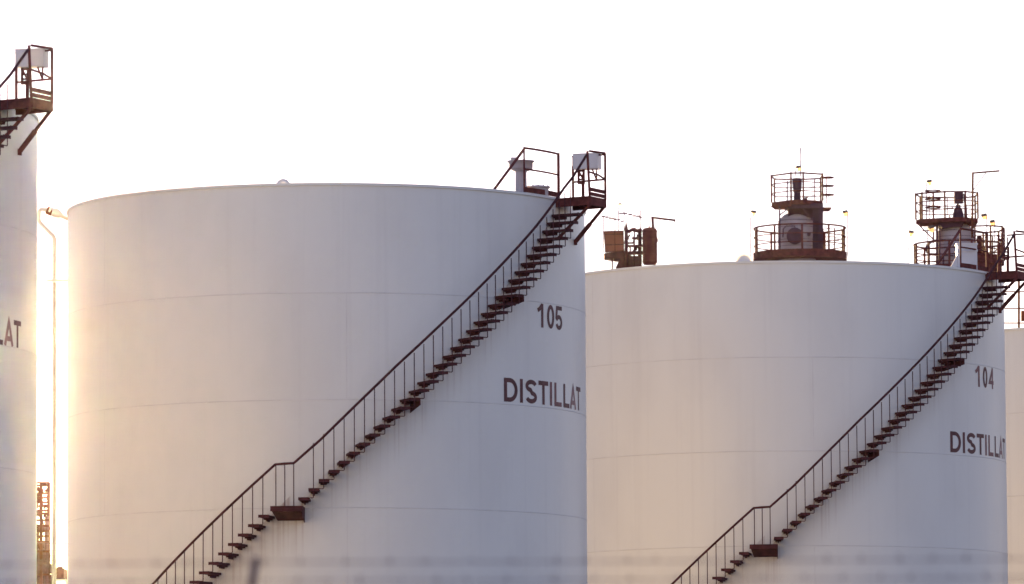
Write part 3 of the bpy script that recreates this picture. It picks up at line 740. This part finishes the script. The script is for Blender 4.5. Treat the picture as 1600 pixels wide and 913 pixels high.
floodlight(1324.5, 402, 331, -1, 'floodlight on a thin pole at the right side of the manway column', .9)
floodlight(1243, 276, 261, 1, 'floodlight above the top deck of the manway column, beside an antenna', .85, YC-.6, .0)
floodlight(1447.5, 343, 283, 1, 'highest floodlight over the left of the davit column', .85, YC-.6, -.1)
floodlight(1419, 424, 362.5, 1, 'lowest floodlight, left of the davit column', .9, YC-1.6, .25)
floodlight(1449.5, 424, 355, 1, 'floodlight under the upper deck bracket of the davit column', 1.05, YC-.9, -.2)
floodlight(1541.8, 405, 336, -1, 'higher of two floodlights to the right of the orange davit post', .9, YC-1.0, .1)
floodlight(1554.3, 405, 346, -1, 'lower of two floodlights to the right of the orange davit post', .9, YC-.9, .15)
floodlight(966.3, 362, 319, 1, 'small floodlight above the orange panels of the equipment tower', .55, YC-.1, .1)

# ------------------------------------------------------------------ far plant seen through the gap between the left tanks
YG = 160.0
lt = thing('lattice_tower', 'orange brown lattice tower with pipework in the gap left of tank 105', 'plant tower', (at(60, 900, YG).x, YG, 0))
def ground_pt(q): return Vector((q.x, q.y, 0))
G = YG/300.0
for u, dy in ((26, 0), (42, .5), (55, .5), (64.5, -.1), (76.0, 0)):
    q = at(u, 754, YG+dy); MB().bar(q, ground_pt(q), .16*G, .13*G).build('leg', TOWERP, lt)
for v, w_ in ((754.5, .13), (758.5, .07), (771, .10), (778, .05), (785, .11), (791, .05), (798, .10), (802.5, .16), (813, .13), (822, .06), (830, .10), (838, .07), (847, .12), (862, .07), (880, .10), (898, .07)):
    MB().bar(at(26, v, YG-.06), at(77, v, YG-.06), w_*G*1.35, .1*G).build('cross_beam', TOWERP, lt)
rr = random.Random(11)
for v0, v1 in ((785, 812), (812, 847), (847, 880)):
    MB().bar(at(42, v0, YG+.2), at(66, v1, YG+.2), .06*G, .06*G).build('diagonal_brace', TOWERP, lt)
    MB().bar(at(66, v0, YG+.2), at(76, v1, YG+.2), .06*G, .06*G).build('diagonal_brace', TOWERP, lt)
def blob(u, v, r, h, ax=(1, 0, 0), name='vessel', mat=TOWERP, dy=.15):
    b = MB(); b.smooth = True; r *= G; h *= G
    b.lathe(at(u, v, YG+dy), [(0, -h/2-r*.5), (r*.7, -h/2-r*.3), (r, -h/2), (r, h/2), (r*.7, h/2+r*.3), (0, h/2+r*.5)], 18, axis=ax); b.build(name, mat, lt)
for u, v in ((58, 774), (60, 783), (64, 767), (65, 780), (57, 791), (64, 793), (73, 766), (75, 778), (73, 791), (63, 803), (58, 803), (70, 805), (59, 764), (68, 758)):
    blob(u, v, .06+.06*rr.random(), .14+.16*rr.random(), (rr.choice((0, 1)), 0, 1) if rr.random() < .6 else (1, 0, 0), 'pipe_fitting')
blob(67, 826, .22, .60, (1, 0, 0), 'vessel', DARK); blob(62, 852, .24, .55, (1, 0, 0), 'vessel', DARK)
blob(64, 869, .42, .62, (1, 0, 0), 'vessel', DARK); blob(64, 892, .40, .62, (1, 0, 0), 'vessel', DARK)
b = MB(); b.tube([at(74, 806, YG), at(73, 880, YG), ground_pt(at(73.5, 913, YG))], .13*G, 8); b.build('pipe_run', DARK, lt)
b = MB(); b.tube([at(52, 810, YG), at(60, 826, YG), at(59, 850, YG), at(66, 866, YG)], .06*G, 8); b.build('pipe_run', TOWERP, lt)
b = MB(); b.box(at(64, 889, YG+.5), (.60, .4, .26)); b.build('pump_housing', DARK, lt)
b = MB(); b.box(at(62, 908, YG+.5), (.66, .4, .34)); b.build('pump_housing', TOWERP, lt)

YB = YG-8
pb = thing('pipe_bridge', 'dark elevated duct with a pale base beam in the gap beside tank 105', 'pipe bridge', (at(95, 900, YB).x, YB, 0))
K_ = YB/F
b = MB(); b.box(at(93, 897.5, YB), (19*K_, 1.2, 15*K_)); b.build('duct', STEEL, pb)
for dy in (-.5, .5):
    b = MB(); b.box(at(93, 906.5, YB+dy), (21*K_, .12, 2.5*K_)); b.build('base_beam', PIPEP, pb)
b = MB(); b.tube([at(89, 888.5, YB), at(91, 887, YB), at(98, 887, YB)], 1.3*K_, 8); b.bar(at(95, 890, YB), at(95, 886, YB), 5*K_, 3*K_); b.build('top_pipe', TOWERP, pb)
for u in (83.5, 103.5):
    for dy in (-.5, .5):
        q = at(u, 907, YB+dy); MB().bar(ground_pt(q), q, .05, .05).build('leg', PIPEP, pb)

# overhead cables through the same gap, strung between two poles that the tanks hide
YW = 152.0
def upole(u, label):
    q = at(u, 838, YW); o = thing('utility_pole', label, 'utility pole', (q.x, YW, 0), 'utility poles behind the tanks')
    MB().tube([(q.x, YW, 0), q], [.13, .10], 12).build('pole', DARK, o)
    MB().bar(at(u, 846, YW)+Vector((-.0, -.6, 0)), at(u, 846, YW)+Vector((0, .6, 0)), .09, .11).build('cross_arm', DARK, o)
upole(-40, 'utility pole behind the leftmost tank, holding the left ends of the cables'); upole(210, 'utility pole behind tank 105, holding the right ends of the cables')
for i, (v0, v1, vm, r_, lab) in enumerate(((848, 850, 849, 0.012, 'topmost cable'), (858, 862, 860.5, .008, 'second cable from the top'), (866, 866, 868, .006, 'thin third cable'), (873, 881, 876.5, .010, 'second cable from the bottom'), (881, 876, 879.5, .008, 'lowest cable'))):
    b = MB(); pts = []
    for k_ in range(17):
        tt = k_/16; v = v0+(v1-v0)*tt+(vm-(v0+v1)/2)*4*tt*(1-tt); pts.append(at(-40+250*tt, v, YW-.1*i))
    b.tube(pts, r_, 5); o = b.build('overhead_cable', DARK, None)
    o['label'] = lab+' crossing the bright gap left of tank 105'; o['category'] = 'cable'; o['group'] = 'cables across the gap'

# ------------------------------------------------------------------ security fence near the camera (far out of focus)
YF = 25.0
fe = thing('security_fence', 'out of focus chain link fence topped with barbed wire across the foreground', 'fence', (0, YF, 0))
pu = 396
px_ = at(pu, 890, YF).x; span = 4.6
zt1, zt2 = at(700, 877, YF).z, at(700, 906, YF).z
zf = zt2-.16
for i in range(-3, 4):
    x = px_+i*span
    b = MB(); b.tube([(x, YF, 0), (x, YF, zf)], .028, 10); po = b.build('fence_post', GALV, fe)
    b = MB(); b.bar((x-.035, YF+.02, zf-.05), (x+.012, YF-.02, zt1+.02), .028, .02); b.build('barb_arm', GALV, po)
for j, (za, name) in enumerate(((zt1, 'a'), (zt2, 'b'))):
    b = MB(); rr = random.Random(20+j); x0, x1 = px_-3*span, px_+3*span
    n = 240; tw = []
    for ph in (0, math.pi):
        b.tube([(x0+(x1-x0)*k_/n, YF-.02+.003*math.cos(k_*1.3+ph), za+.003*math.sin(k_*1.3+ph)-.02*math.sin(math.pi*((x0+(x1-x0)*k_/n-px_)/span % 1))*.4) for k_ in range(n+1)], .0013, 5)
    x = x0
    while x < x1:
        for s_ in (-1, 1):
            a = rr.random()*math.pi; d = Vector((s_*.006, math.cos(a)*.018, math.sin(a)*.018))
            b.bar(Vector((x, YF-.02, za))-d, Vector((x, YF-.02, za))+d, .003, .003)
        x += .12+.09*rr.random()
    b.build('barbed_wire', GALV, fe)
b = MB(); x0, x1 = px_-3*span, px_+3*span; sp_ = .12
zc = zf-.05; nn = int((x1-x0)/sp_)
for k_ in range(nn):
    x = x0+k_*sp_; H_ = zc-.05; dx = H_
    if x+dx < x1: b.bar((x, YF+.03, .05), (x+dx, YF+.03, zc), .003, .003); b.bar((x+dx, YF+.034, .05), (x, YF+.034, zc), .003, .003)
b.tube([(x0, YF+.03, zc), (x1, YF+.03, zc)], .02, 8)
b.build('chain_link', GALV, fe)

# ------------------------------------------------------------------ air
USE_HAZE = True
if USE_HAZE:
    hm = bpy.data.materials.new('haze_air'); hm.use_nodes = True; t = hm.node_tree; t.nodes.remove(t.nodes['Principled BSDF'])
    v = t.nodes.new('ShaderNodeVolumePrincipled'); v.inputs['Color'].default_value = (.95, .9, .8, 1)
    v.inputs['Density'].default_value = .0000105; v.inputs['Anisotropy'].default_value = .965
    t.links.new(v.outputs[0], t.nodes['Material Output'].inputs['Volume'])
    b = MB(); b.box((0, 500, 17.5), (3040, 3040, 37)); hz = b.build('haze', hm); hz['kind'] = 'stuff'
